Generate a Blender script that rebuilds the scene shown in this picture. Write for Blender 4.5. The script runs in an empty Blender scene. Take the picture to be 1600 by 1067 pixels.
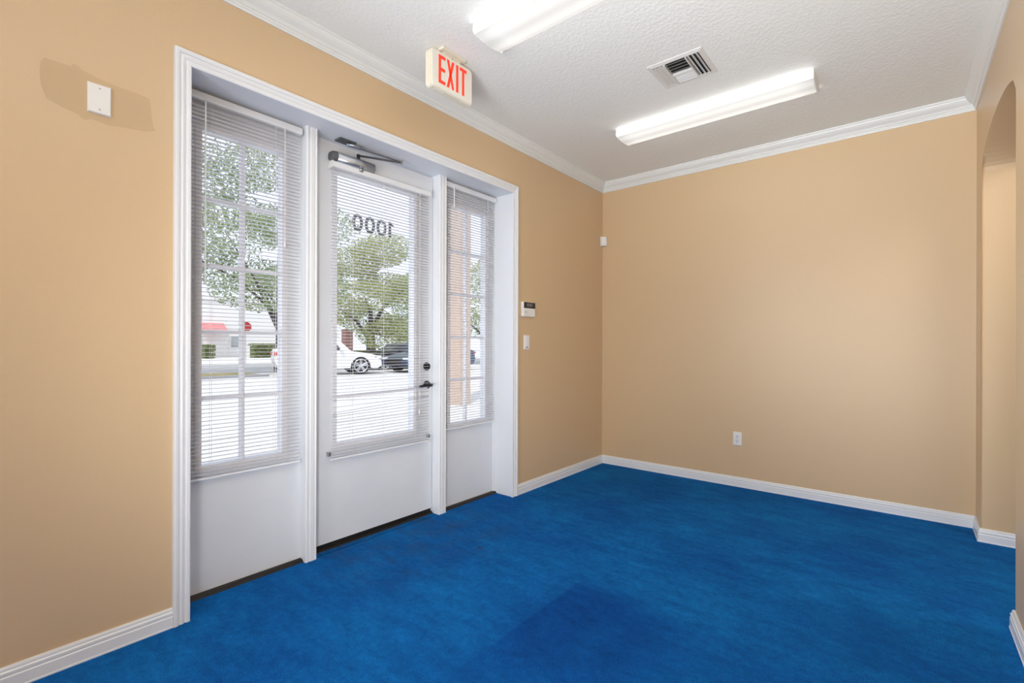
import bpy, bmesh, math, random
from mathutils import Vector, Matrix
random.seed(7)
S = bpy.context.scene
COL = S.collection
PI = math.pi

# ------------------------------------------------------------------ camera
H_EYE, F_PX, YAW, ROLL, PIT, CX = 1.25, 749.2, 0.68706, 0.00307, 0.00838, 2.5117
cd = bpy.data.cameras.new('camera'); cam = bpy.data.objects.new('camera', cd); COL.objects.link(cam)
cd.sensor_fit = 'HORIZONTAL'; cd.sensor_width = 36.0
cd.lens = F_PX / 1600 * 36.0
cd.shift_y = PIT * F_PX / 1600
cd.clip_start = 0.02; cd.clip_end = 500
fwd = Vector((-math.sin(YAW), math.cos(YAW), 0)); right = Vector((math.cos(YAW), math.sin(YAW), 0)); up = Vector((0, 0, 1))
r2 = right * math.cos(ROLL) + up * math.sin(ROLL)
u2 = up * math.cos(ROLL) - right * math.sin(ROLL)
m = Matrix((r2, u2, -fwd)).transposed().to_4x4(); m.translation = (CX, 0, H_EYE)
cam.matrix_world = m
S.camera = cam

# ------------------------------------------------------------------ world, sun, added fill lamps, exposure
W = bpy.data.worlds.new('sky'); S.world = W; W.use_nodes = True
bg = W.node_tree.nodes['Background']
bg.inputs[0].default_value = (0.82, 0.86, 1.0, 1); bg.inputs[1].default_value = 1.55
sd = bpy.data.lights.new('sun', 'SUN'); sun = bpy.data.objects.new('sun', sd); COL.objects.link(sun)
sd.energy = 2.4; sd.angle = 0.01; sd.color = (1.0, 0.95, 0.87)
sun.rotation_euler = Vector((-0.35, 0.55, -0.95)).to_track_quat('-Z', 'Y').to_euler()
LENS_EMIT = 0.86
def area(name, loc, sx, sy, power, color=(1.0, 0.97, 0.92), rot=(0, 0, 0)):
    d = bpy.data.lights.new(name, 'AREA'); o = bpy.data.objects.new(name, d); COL.objects.link(o)
    d.shape = 'RECTANGLE'; d.size = sx; d.size_y = sy; d.energy = power; d.color = color
    o.location = loc; o.rotation_euler = rot
    return o
COOL = (0.97, 0.985, 1.0)
def aim(*d): return Vector(d).to_track_quat('-Z', 'Y').to_euler()
area('added_back_wall_fill', (2.25, -2.7, 0.9), 1.2, 1.6, 27, COOL, aim(-0.10, 0.93, 0.30)).data.spread = math.radians(78)  # fill lamp added behind the camera to brighten the back wall
area('added_ceiling_fill', (2.2, -1.0, 0.7), 1.0, 1.0, 26, COOL, aim(-0.04, 0.66, 0.75)).data.spread = math.radians(80)  # unseen upward fill, added to lift the ceiling
area('added_door_fill', (2.62, -0.55, 1.1), 0.4, 0.7, 9, COOL, aim(-2.62, 2.75, 0.0)).data.spread = math.radians(62)  # added narrow fill that brightens the door and far left wall
area('added_rear_left_fill', (0.06, -2.2, 1.5), 2.0, 2.4, 135, (0.95, 0.975, 1.0), (0, math.radians(-90), 0))  # no window here: area lamp added to brighten the right wall
area('added_right_wall_fill', (0.25, -1.2, 1.6), 0.5, 1.4, 8, COOL, aim(2.6, 4.0, 0.05)).data.spread = math.radians(52)  # extra narrow fill out of view, added for the right wall
area('added_hall_fill', (3.75, 3.4, 2.85), 0.5, 0.9, 20)  # area lamp added in the unseen hall as fill
vs = S.view_settings
vs.view_transform = 'Standard'; vs.look = 'None'; vs.gamma = 1.0; vs.exposure = 0.0; vs.use_curve_mapping = False
S.cycles.max_bounces = 10; S.cycles.diffuse_bounces = 5; S.cycles.transparent_max_bounces = 24

# ------------------------------------------------------------------ materials
def mat(name, color, rough=0.6, metal=0.0, spec=0.5):
    mt = bpy.data.materials.new(name); mt.use_nodes = True
    b = mt.node_tree.nodes['Principled BSDF']
    b.inputs['Base Color'].default_value = (*color, 1); b.inputs['Roughness'].default_value = rough
    b.inputs['Metallic'].default_value = metal; b.inputs['Specular IOR Level'].default_value = spec
    return mt
def nt(mt): return mt.node_tree.nodes, mt.node_tree.links, mt.node_tree.nodes['Principled BSDF']
def add_bump(mt, scale, strength, dist, detail=4.0, rough=0.55, ramp=None):
    n, l, b = nt(mt)
    tc = n.new('ShaderNodeTexCoord'); no = n.new('ShaderNodeTexNoise'); bu = n.new('ShaderNodeBump')
    no.inputs['Scale'].default_value = scale; no.inputs['Detail'].default_value = detail; no.inputs['Roughness'].default_value = rough
    bu.inputs['Strength'].default_value = strength; bu.inputs['Distance'].default_value = dist
    l.new(tc.outputs['Object'], no.inputs['Vector'])
    src = no.outputs['Fac']
    if ramp:
        cr = n.new('ShaderNodeValToRGB'); cr.color_ramp.elements[0].position = ramp[0]; cr.color_ramp.elements[1].position = ramp[1]
        l.new(src, cr.inputs['Fac']); src = cr.outputs['Color']
    l.new(src, bu.inputs['Height']); l.new(bu.outputs['Normal'], b.inputs['Normal'])
    return mt
def add_mottle(mt, c0, c1, scale, detail=5.0, lo=0.35, hi=0.65, stretch=(1, 1, 1)):
    n, l, b = nt(mt)
    tc = n.new('ShaderNodeTexCoord'); mp = n.new('ShaderNodeMapping'); no = n.new('ShaderNodeTexNoise'); cr = n.new('ShaderNodeValToRGB')
    mp.inputs['Scale'].default_value = stretch
    no.inputs['Scale'].default_value = scale; no.inputs['Detail'].default_value = detail
    cr.color_ramp.elements[0].position = lo; cr.color_ramp.elements[1].position = hi
    cr.color_ramp.elements[0].color = (*c0, 1); cr.color_ramp.elements[1].color = (*c1, 1)
    l.new(tc.outputs['Object'], mp.inputs['Vector']); l.new(mp.outputs['Vector'], no.inputs['Vector'])
    l.new(no.outputs['Fac'], cr.inputs['Fac']); l.new(cr.outputs['Color'], b.inputs['Base Color'])
    return mt
M = {}
WALL = (0.64, 0.468, 0.283)
M['wall'] = add_bump(mat('peach_wall_paint', WALL, 0.36, spec=0.5), 170, 0.25, 0.002, 3)
M['patch'] = add_bump(mat('older_peach_paint', (0.575, 0.42, 0.255), 0.6, spec=0.3), 170, 0.25, 0.002, 3)
M['ceiling'] = add_bump(mat('textured_ceiling_paint', (0.86, 0.875, 0.845), 0.7, spec=0.2), 52, 0.26, 0.004, 4, 0.6, (0.42, 0.62))
M['trim'] = mat('white_gloss_trim', (0.78, 0.805, 0.84), 0.3)
M['crown'] = mat('white_satin_crown', (0.77, 0.785, 0.77), 0.4)
M['door'] = add_mottle(mat('white_door_paint', (0.74, 0.74, 0.745), 0.4), (0.69, 0.725, 0.775), (0.72, 0.755, 0.80), 3.0)
M['window_frame'] = mat('white_window_frame', (0.78, 0.79, 0.83), 0.35)
M['bronze'] = mat('dark_bronze_threshold', (0.028, 0.024, 0.022), 0.45, 0.6)
M['rubber'] = mat('black_rubber', (0.006, 0.006, 0.006), 0.8)
M['black'] = mat('black_metal', (0.012, 0.012, 0.014), 0.28, 0.3)
M['aluminium'] = mat('satin_aluminium', (0.50, 0.52, 0.55), 0.3, 0.85)
M['dark_cap'] = mat('dark_grey_cap', (0.09, 0.095, 0.10), 0.5)
M['steel'] = mat('brushed_steel', (0.40, 0.40, 0.41), 0.35, 0.9)
M['plastic'] = mat('white_plastic', (0.80, 0.79, 0.77), 0.35)
M['ivory'] = mat('ivory_plastic', (0.78, 0.73, 0.60), 0.4)
M['sign_face'] = mat('sign_face_white', (0.82, 0.80, 0.72), 0.4)
M['slot'] = mat('dark_slot', (0.02, 0.02, 0.02), 0.6)
M['lcd'] = mat('grey_display', (0.16, 0.16, 0.15), 0.25)
M['vent'] = mat('vent_white_enamel', (0.70, 0.69, 0.665), 0.4)
M['duct'] = mat('dark_duct', (0.015, 0.014, 0.012), 0.9)
M['digits'] = mat('grey_vinyl_digits', (0.16, 0.17, 0.185), 0.6)
def red_sign():
    mt = mat('lit_red_letters', (0.75, 0.04, 0.015), 0.5); b = nt(mt)[2]
    b.inputs['Emission Color'].default_value = (1.0, 0.05, 0.015, 1); b.inputs['Emission Strength'].default_value = 0.42
    return mt
M['exit_red'] = red_sign()
def glass_mat(name, tint=(0.97, 0.985, 0.985), ior=1.45):
    mt = bpy.data.materials.new(name); mt.use_nodes = True; n, l = mt.node_tree.nodes, mt.node_tree.links; n.clear()
    o = n.new('ShaderNodeOutputMaterial'); mx = n.new('ShaderNodeMixShader'); t = n.new('ShaderNodeBsdfTransparent'); g = n.new('ShaderNodeBsdfGlossy'); fr = n.new('ShaderNodeFresnel')
    t.inputs[0].default_value = (*tint, 1); g.inputs['Roughness'].default_value = 0.0; fr.inputs['IOR'].default_value = ior
    ge = n.new('ShaderNodeNewGeometry'); iv = n.new('ShaderNodeMath'); iv.operation = 'SUBTRACT'; iv.inputs[0].default_value = 1.0; l.new(ge.outputs['Backfacing'], iv.inputs[1])
    fm = n.new('ShaderNodeMath'); fm.operation = 'MULTIPLY'; l.new(fr.outputs[0], fm.inputs[0]); l.new(iv.outputs[0], fm.inputs[1])
    l.new(fm.outputs[0], mx.inputs[0]); l.new(t.outputs[0], mx.inputs[1]); l.new(g.outputs[0], mx.inputs[2]); l.new(mx.outputs[0], o.inputs[0])
    return mt
M['glass'] = glass_mat('clear_window_glass')
def slat_mat():
    mt = bpy.data.materials.new('white_vinyl_slat'); mt.use_nodes = True; n, l = mt.node_tree.nodes, mt.node_tree.links
    b = n['Principled BSDF']; o = n['Material Output']
    b.inputs['Base Color'].default_value = (0.77, 0.775, 0.82, 1); b.inputs['Roughness'].default_value = 0.4
    t = n.new('ShaderNodeBsdfTranslucent'); t.inputs[0].default_value = (0.84, 0.845, 0.88, 1)
    mx = n.new('ShaderNodeMixShader'); mx.inputs[0].default_value = 0.13
    l.new(b.outputs[0], mx.inputs[1]); l.new(t.outputs[0], mx.inputs[2]); l.new(mx.outputs[0], o.inputs[0])
    return mt
M['slat'] = slat_mat()
M['cord'] = mat('white_cord', (0.78, 0.78, 0.78), 0.7)
M['wand'] = mat('clear_white_wand', (0.82, 0.83, 0.84), 0.15)
def lens_mat():
    mt = bpy.data.materials.new('prismatic_acrylic_lens'); mt.use_nodes = True; n, l = mt.node_tree.nodes, mt.node_tree.links
    b = n['Principled BSDF']; b.inputs['Base Color'].default_value = (0.22, 0.22, 0.215, 1); b.inputs['Roughness'].default_value = 0.3
    tc = n.new('ShaderNodeTexCoord'); sp = n.new('ShaderNodeSeparateXYZ'); l.new(tc.outputs['Object'], sp.inputs[0])
    # two tubes run along the fitting: bright over each tube, a little dimmer between and at the ends
    w = n.new('ShaderNodeMath'); w.operation = 'MULTIPLY'; w.inputs[1].default_value = 2 * PI / 0.118; l.new(sp.outputs['Y'], w.inputs[0])
    c = n.new('ShaderNodeMath'); c.operation = 'COSINE'; l.new(w.outputs[0], c.inputs[0])
    mr = n.new('ShaderNodeMapRange'); mr.inputs['From Min'].default_value = -1; mr.inputs['From Max'].default_value = 1
    mr.inputs['To Min'].default_value = 1.0; mr.inputs['To Max'].default_value = 0.80; l.new(c.outputs[0], mr.inputs['Value'])
    ax = n.new('ShaderNodeMath'); ax.operation = 'ABSOLUTE'; l.new(sp.outputs['X'], ax.inputs[0])
    er = n.new('ShaderNodeMapRange'); er.inputs['From Min'].default_value = 0.56; er.inputs['From Max'].default_value = 0.675
    er.inputs['To Min'].default_value = 1.0; er.inputs['To Max'].default_value = 0.70; l.new(ax.outputs[0], er.inputs['Value'])
    mu = n.new('ShaderNodeMath'); mu.operation = 'MULTIPLY'; l.new(mr.outputs[0], mu.inputs[0]); l.new(er.outputs[0], mu.inputs[1])
    m2 = n.new('ShaderNodeMath'); m2.operation = 'MULTIPLY'; m2.inputs[1].default_value = LENS_EMIT; l.new(mu.outputs[0], m2.inputs[0])
    b.inputs['Emission Color'].default_value = (1.0, 0.985, 0.95, 1); ay = n.new('ShaderNodeMath'); ay.operation = 'ABSOLUTE'; l.new(sp.outputs['Y'], ay.inputs[0])
    sr = n.new('ShaderNodeMapRange'); sr.inputs['From Min'].default_value = 0.104; sr.inputs['From Max'].default_value = 0.110
    sr.inputs['To Min'].default_value = 1.0; sr.inputs['To Max'].default_value = 7.0; l.new(ay.outputs[0], sr.inputs['Value'])
    m3 = n.new('ShaderNodeMath'); m3.operation = 'MULTIPLY'; l.new(m2.outputs[0], m3.inputs[0]); l.new(sr.outputs[0], m3.inputs[1])
    l.new(m3.outputs[0], b.inputs['Emission Strength'])
    return mt
M['lens'] = lens_mat()
M['lens_end'] = mat('white_end_plate', (0.85, 0.85, 0.83), 0.35)
def carpet_mat():
    mt = mat('blue_cut_pile_carpet', (0.004, 0.10, 0.33), 0.95, spec=0.08); n, l, b = nt(mt)
    tc = n.new('ShaderNodeTexCoord'); sp = n.new('ShaderNodeSeparateXYZ'); l.new(tc.outputs['Object'], sp.inputs[0])
    def noise(scale, detail, stretch=None, rough=0.55):
        no = n.new('ShaderNodeTexNoise'); no.inputs['Scale'].default_value = scale; no.inputs['Detail'].default_value = detail; no.inputs['Roughness'].default_value = rough
        if stretch:
            mp = n.new('ShaderNodeMapping'); mp.inputs['Scale'].default_value = stretch; mp.inputs['Rotation'].default_value = (0, 0, 0.6)
            l.new(tc.outputs['Object'], mp.inputs[0]); l.new(mp.outputs[0], no.inputs['Vector'])
        else: l.new(tc.outputs['Object'], no.inputs['Vector'])
        return no.outputs['Fac']
    def ramp(src, p0, c0, p1, c1):
        cr = n.new('ShaderNodeValToRGB'); e = cr.color_ramp.elements
        e[0].position = p0; e[0].color = (*c0, 1); e[1].position = p1; e[1].color = (*c1, 1); l.new(src, cr.inputs[0]); return cr.outputs[0]
    def mul(a, bb, fac=1.0):
        mx = n.new('ShaderNodeMix'); mx.data_type = 'RGBA'; mx.blend_type = 'MULTIPLY'; mx.inputs[0].default_value = fac
        l.new(a, mx.inputs[6]); l.new(bb, mx.inputs[7]); return mx.outputs[2]
    def sstep(src, a, bb):
        mr = n.new('ShaderNodeMapRange'); mr.interpolation_type = 'SMOOTHSTEP'; mr.inputs['From Min'].default_value = a; mr.inputs['From Max'].default_value = bb
        l.new(src, mr.inputs['Value']); return mr.outputs[0]
    def math2(op, a, bb):
        k = n.new('ShaderNodeMath'); k.operation = op
        for i, v in enumerate((a, bb)):
            if isinstance(v, (int, float)): k.inputs[i].default_value = v
            else: l.new(v, k.inputs[i])
        return k.outputs[0]
    base = ramp(noise(1.9, 6), 0.36, (0.0035, 0.094, 0.35), 0.66, (0.005, 0.143, 0.45))
    streak = ramp(noise(5.0, 6, (1.0, 2.8, 1.0), 0.65), 0.33, (0.80, 0.80, 0.82), 0.66, (1.14, 1.14, 1.12))
    fine = mul(ramp(noise(150, 3), 0.3, (0.70, 0.74, 0.77), 0.7, (1.28, 1.26, 1.20)), ramp(noise(32, 5), 0.3, (0.82, 0.84, 0.86), 0.7, (1.18, 1.16, 1.13)))
    c = mul(mul(base, streak), fine)
    # darker, less worn rectangle where something used to stand
    wob = math2('MULTIPLY', math2('SUBTRACT', noise(9, 3), 0.5), 0.02)
    xx = math2('ADD', sp.outputs['X'], wob); yy = math2('ADD', sp.outputs['Y'], wob)
    mask = math2('MULTIPLY', sstep(xx, 1.168, 1.190), math2('SUBTRACT', 1.0, sstep(yy, 2.10, 2.26)))
    mask = math2('MULTIPLY', mask, math2('SUBTRACT', 1.0, sstep(xx, 1.5, 2.4)))
    mask = math2('MULTIPLY', mask, sstep(yy, 1.15, 1.6))
    dk = n.new('ShaderNodeMix'); dk.data_type = 'RGBA'; dk.blend_type = 'MULTIPLY'; l.new(math2('MULTIPLY', mask, 0.85), dk.inputs[0])
    l.new(c, dk.inputs[6]); dk.inputs[7].default_value = (0.70, 0.62, 0.78, 1); c = dk.outputs[2]
    # walked-on grey soil along the doorway
    so = n.new('ShaderNodeMix'); so.data_type = 'RGBA'
    nearx = math2('SUBTRACT', 1.0, sstep(xx, 0.0, 0.85)); span = math2('MULTIPLY', sstep(yy, 1.2, 1.7), math2('SUBTRACT', 1.0, sstep(yy, 2.3, 2.9)))
    f = math2('MULTIPLY', math2('MULTIPLY', nearx, span), sstep(noise(6, 4), 0.35, 0.7))
    l.new(math2('MULTIPLY', f, 0.5), so.inputs[0]); l.new(c, so.inputs[6]); so.inputs[7].default_value = (0.028, 0.075, 0.16, 1); c = so.outputs[2]
    # small dark spot trodden in near the door
    sx = math2('SUBTRACT', sp.outputs['X'], 0.476); sy = math2('SUBTRACT', sp.outputs['Y'], 2.175)
    rr_ = math2('SQRT', math2('ADD', math2('MULTIPLY', sx, sx), math2('MULTIPLY', sy, sy)), 0.0)
    spm = math2('MULTIPLY', math2('SUBTRACT', 1.0, sstep(math2('ADD', rr_, math2('MULTIPLY', wob, 2.0)), 0.008, 0.03)), 0.6)
    st_ = n.new('ShaderNodeMix'); st_.data_type = 'RGBA'; l.new(spm, st_.inputs[0]); l.new(c, st_.inputs[6]); st_.inputs[7].default_value = (0.03, 0.05, 0.07, 1); c = st_.outputs[2]
    l.new(c, b.inputs['Base Color'])
    bu = n.new('ShaderNodeBump'); bu.inputs['Strength'].default_value = 0.6; bu.inputs['Distance'].default_value = 0.006
    l.new(noise(240, 3), bu.inputs['Height']); l.new(bu.outputs[0], b.inputs['Normal'])
    return mt
M['carpet'] = carpet_mat()
M['asphalt'] = add_mottle(mat('pale_asphalt', (0.3, 0.3, 0.3), 0.9), (0.30, 0.30, 0.31), (0.38, 0.38, 0.39), 0.6)
M['concrete'] = add_mottle(mat('pale_concrete', (0.6, 0.6, 0.58), 0.85), (0.56, 0.55, 0.53), (0.64, 0.63, 0.61), 0.9)
M['kerb'] = mat('grey_kerb', (0.30, 0.31, 0.33), 0.85)
M['grass'] = add_mottle(mat('dry_grass', (0.2, 0.2, 0.1), 0.9), (0.20, 0.19, 0.07), (0.34, 0.26, 0.13), 1.2)
M['stucco_tan'] = add_bump(mat('tan_stucco', (0.56, 0.43, 0.345), 0.8), 60, 0.3, 0.004)
M['stucco_white'] = add_bump(mat('white_stucco', (0.80, 0.79, 0.77), 0.8), 30, 0.2, 0.01)
M['brick_brown'] = mat('brown_brick', (0.24, 0.12, 0.10), 0.85)
M['awning'] = mat('pink_red_canvas', (0.72, 0.22, 0.22), 0.8)
M['far_glass'] = mat('shop_window_glass', (0.35, 0.38, 0.40), 0.1)
M['bark'] = add_mottle(mat('grey_brown_bark', (0.1, 0.08, 0.07), 0.9), (0.06, 0.05, 0.045), (0.15, 0.125, 0.11), 6)
def leaf_mat(name, c0, c1):
    mt = mat(name, c0, 0.55, spec=0.4); n, l, b = nt(mt); o = n['Material Output']
    g = n.new('ShaderNodeNewGeometry'); cr = n.new('ShaderNodeValToRGB')
    cr.color_ramp.elements[0].color = (*c0, 1); cr.color_ramp.elements[1].color = (*c1, 1)
    l.new(g.outputs['Random Per Island'], cr.inputs[0]); l.new(cr.outputs[0], b.inputs['Base Color'])
    t = n.new('ShaderNodeBsdfTranslucent'); mx = n.new('ShaderNodeMixShader'); mx.inputs[0].default_value = 0.35
    l.new(cr.outputs[0], t.inputs[0]); l.new(b.outputs[0], mx.inputs[1]); l.new(t.outputs[0], mx.inputs[2]); l.new(mx.outputs[0], o.inputs[0])
    return mt
M['leaf'] = leaf_mat('tree_leaf', (0.20, 0.26, 0.13), (0.42, 0.49, 0.26))
M['leaf_yellow'] = leaf_mat('yellow_green_leaf', (0.26, 0.31, 0.12), (0.58, 0.60, 0.27))
M['leaf_hedge'] = leaf_mat('hedge_leaf', (0.09, 0.13, 0.04), (0.36, 0.40, 0.16))
M['car_white'] = mat('white_car_paint', (0.78, 0.78, 0.78), 0.2)
M['car_dark'] = mat('dark_grey_car_paint', (0.05, 0.055, 0.065), 0.2, 0.3)
M['car_blue'] = mat('dark_blue_car_paint', (0.06, 0.09, 0.16), 0.2, 0.3)
M['car_glass'] = mat('tinted_car_glass', (0.05, 0.06, 0.07), 0.05)
M['tyre'] = mat('black_tyre', (0.02, 0.02, 0.02), 0.85)
M['alloy'] = mat('silver_alloy', (0.62, 0.63, 0.65), 0.3, 0.6)
M['lamp_white'] = mat('clear_headlamp', (0.75, 0.76, 0.78), 0.1)
M['lamp_red'] = mat('red_tail_lamp', (0.5, 0.03, 0.02), 0.2)
M['sign_red'] = mat('red_sign_paint', (0.45, 0.03, 0.03), 0.4)
M['post_grey'] = mat('galvanised_post', (0.55, 0.56, 0.57), 0.5, 0.3)
M['plate_grey'] = mat('grey_iron_plate', (0.26, 0.27, 0.29), 0.6)

# ------------------------------------------------------------------ mesh helpers
def link(name, me, material, parent=None):
    o = bpy.data.objects.new(name, me); COL.objects.link(o)
    if material is not None and not me.materials: me.materials.append(material)
    if parent is not None: o.parent = parent
    return o
def obj(name, bm, material, parent=None, smooth=False):
    bmesh.ops.recalc_face_normals(bm, faces=bm.faces)
    me = bpy.data.meshes.new(name); bm.to_mesh(me); bm.free()
    if smooth:
        for p in me.polygons: p.use_smooth = True
    return link(name, me, material, parent)
def thing(name, label, cat, loc=(0, 0, 0), rotz=0, group=None):
    o = bpy.data.objects.new(name, None); COL.objects.link(o); o.empty_display_size = 0.1
    o.location = loc; o.rotation_euler = (0, 0, rotz); o['label'] = label; o['category'] = cat
    if group: o['group'] = group
    return o
def setting(o): o['kind'] = 'structure'; return o
def tag(o, label, cat, group=None):
    o['label'] = label; o['category'] = cat
    if group: o['group'] = group
    return o
def box(bm, x0, x1, y0, y1, z0, z1, bev=0.0, seg=2):
    v = [bm.verts.new(p) for p in ((x0, y0, z0), (x1, y0, z0), (x1, y1, z0), (x0, y1, z0), (x0, y0, z1), (x1, y0, z1), (x1, y1, z1), (x0, y1, z1))]
    fs = [bm.faces.new([v[i] for i in q]) for q in ((0, 3, 2, 1), (4, 5, 6, 7), (0, 1, 5, 4), (1, 2, 6, 5), (2, 3, 7, 6), (3, 0, 4, 7))]
    if bev:
        es = list({e for f in fs for e in f.edges})
        bmesh.ops.bevel(bm, geom=es, offset=bev, segments=seg, affect='EDGES', profile=0.5)
    return bm
def B(*a, **k): return box(bmesh.new(), *a, **k)
def prism(bm, pts, axis, a0, a1):
    """polygon pts extruded along axis; pts in the two other axes in xyz order"""
    def P(p, a):
        if axis == 'x': return (a, p[0], p[1])
        if axis == 'y': return (p[0], a, p[1])
        return (p[0], p[1], a)
    A = [bm.verts.new(P(p, a0)) for p in pts]; C = [bm.verts.new(P(p, a1)) for p in pts]
    n = len(pts)
    bm.faces.new(A); bm.faces.new(list(reversed(C)))
    for i in range(n): bm.faces.new((A[i], A[(i + 1) % n], C[(i + 1) % n], C[i]))
    return bm
def sweep(bm, rows, closed_profile=True):
    """rows: list of rings (same length); skin between them, cap the ends"""
    R = [[bm.verts.new(p) for p in r] for r in rows]; n = len(R[0])
    for a, b in zip(R, R[1:]):
        for i in range(n if closed_profile else n - 1):
            bm.faces.new((a[i], a[(i + 1) % n], b[(i + 1) % n], b[i]))
    if closed_profile: bm.faces.new(R[0]); bm.faces.new(list(reversed(R[-1])))
    return bm
def tube(bm, pts, r, n=8):
    pts = [Vector(p) for p in pts]; rows = []
    rr = r if isinstance(r, (list, tuple)) else [r] * len(pts)
    for i, p in enumerate(pts):
        d = (pts[min(i + 1, len(pts) - 1)] - pts[max(i - 1, 0)]).normalized()
        a = Vector((0, 0, 1)) if abs(d.z) < 0.9 else Vector((1, 0, 0))
        s = d.cross(a).normalized(); t = d.cross(s).normalized()
        rows.append([p + (s * math.cos(2 * PI * k / n) + t * math.sin(2 * PI * k / n)) * rr[i] for k in range(n)])
    return sweep(bm, rows)
def cyl(bm, c, axis, r, length, n=24, r2=None):
    c = Vector(c); a = {'x': Vector((1, 0, 0)), 'y': Vector((0, 1, 0)), 'z': Vector((0, 0, 1))}[axis]
    return tube(bm, [c, c + a * length], [r, r if r2 is None else r2], n)
def ringplate(bm, axis, a0, a1, o, i):
    """rectangular plate with a rectangular hole. o, i = (u0,u1,v0,v1)"""
    def P(u, v, a): return (a, u, v) if axis == 'x' else ((u, a, v) if axis == 'y' else (u, v, a))
    co = [(o[0], o[2]), (o[1], o[2]), (o[1], o[3]), (o[0], o[3])]; ci = [(i[0], i[2]), (i[1], i[2]), (i[1], i[3]), (i[0], i[3])]
    V = {}
    for k, a in enumerate((a0, a1)):
        V['o', k] = [bm.verts.new(P(*p, a)) for p in co]; V['i', k] = [bm.verts.new(P(*p, a)) for p in ci]
    for j in range(4):
        q = (j + 1) % 4
        for k in (0, 1): bm.faces.new((V['o', k][j], V['o', k][q], V['i', k][q], V['i', k][j]))
        bm.faces.new((V['o', 0][j], V['o', 0][q], V['o', 1][q], V['o', 1][j])); bm.faces.new((V['i', 0][j], V['i', 0][q], V['i', 1][q], V['i', 1][j]))
    return bm

# ------------------------------------------------------------------ room shell
YB, XR, H, YF = 4.586, 2.889, 2.975, -6.0
OY0, OY1, OZ = 0.755, 3.062, 2.508           # entry opening, clear
XH = 4.3                                     # far side of the hall beyond the arch
bm = B(-0.165, XH + 0.3, YF - 0.2, YB + 0.3, -0.12, 0.0)
box(bm, -0.206, -0.160, 1.443, 2.392, -0.10, 0.0)
setting(obj('floor', bm, M['carpet']))
setting(obj('ceiling', B(-0.3, XH + 0.3, YF - 0.2, YB + 0.3, H, H + 0.15), M['ceiling']))
bm = bmesh.new()
box(bm, -0.30, 0, YF - 0.2, OY0 - 0.02, -0.12, H); box(bm, -0.30, 0, OY1 + 0.02, YB + 0.3, -0.12, H); box(bm, -0.30, 0, OY0 - 0.02, OY1 + 0.02, OZ + 0.02, H)
wall_left = setting(obj('wall_left', bm, M['wall']))
# touch-up patch in an older shade around the blank plate
pp = [(0.267, 2.312), (0.276, 2.330), (0.301, 2.330), (0.330, 2.331), (0.352, 2.330), (0.357, 2.344), (0.372, 2.342), (0.384, 2.331), (0.430, 2.320), (0.482, 2.312), (0.545, 2.310), (0.590, 2.306), (0.604, 2.302),
      (0.611, 2.219), (0.616, 2.190), (0.624, 2.174), (0.590, 2.160), (0.544, 2.152), (0.515, 2.150), (0.491, 2.146), (0.461, 2.141), (0.440, 2.146), (0.411, 2.149), (0.396, 2.139), (0.383, 2.141), (0.372, 2.152), (0.327, 2.163), (0.283, 2.178), (0.269, 2.222), (0.264, 2.27)]
obj('paint_patch', prism(bmesh.new(), pp, 'x', 0.0, 0.0006), M['patch'], wall_left)
setting(obj('wall_back', B(-0.3, XH + 0.3, YB, YB + 0.3, -0.12, H), M['wall']))
setting(obj('wall_rear', B(-0.3, XH + 0.3, YF - 0.2, YF, -0.12, H), M['wall']))
setting(obj('wall_hall', B(XH, XH + 0.3, YF, YB, -0.12, H), M['wall']))
# right wall with an arched passage
AY0, AY1, SPR, RISE, WT = 3.050, 4.300, 2.376, 0.165, 0.30
arc = []
for k in range(25):
    t = PI * k / 24
    arc.append(((AY0 + AY1) / 2 - math.cos(t) * (AY1 - AY0) / 2, SPR + math.sin(t) ** 0.9 * RISE if 0 < k < 24 else SPR))
outline = [(YF, -0.12), (AY0, -0.12)] + arc + [(AY1, -0.12), (YB, -0.12), (YB, H), (YF, H)]
bm = prism(bmesh.new(), outline, 'x', XR, XR + WT)
bull = [e for e in bm.edges if all(abs(v.co.x - XR) < 1e-6 and AY0 - 1e-4 <= v.co.y <= AY1 + 1e-4 and v.co.z < 2.7 for v in e.verts)]
bmesh.ops.bevel(bm, geom=bull, offset=0.016, segments=5, affect='EDGES', profile=0.5)     # rounded plaster corner
setting(obj('wall_right', bm, M['wall']))

# crown moulding (profile: projection p, drop d)
prof = [(0, 0.0), (0.066, 0.0), (0.066, 0.010), (0.060, 0.014), (0.057, 0.024), (0.048, 0.036), (0.037, 0.046), (0.027, 0.053), (0.021, 0.062), (0.021, 0.067), (0.015, 0.069), (0.015, 0.080), (0.011, 0.083), (0.008, 0.092), (0, 0.092)]
rows = []
for (x, y, sx, sy) in ((0, YF, 1, 1), (0, YB, 1, -1), (XR, YB, -1, -1), (XR, YF, -1, 1)):
    rows.append([(x + sx * p, y + sy * p, H - d) for p, d in prof])
bm = sweep(bmesh.new(), rows)
setting(obj('trim_1', bm, M['crown']))
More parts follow.
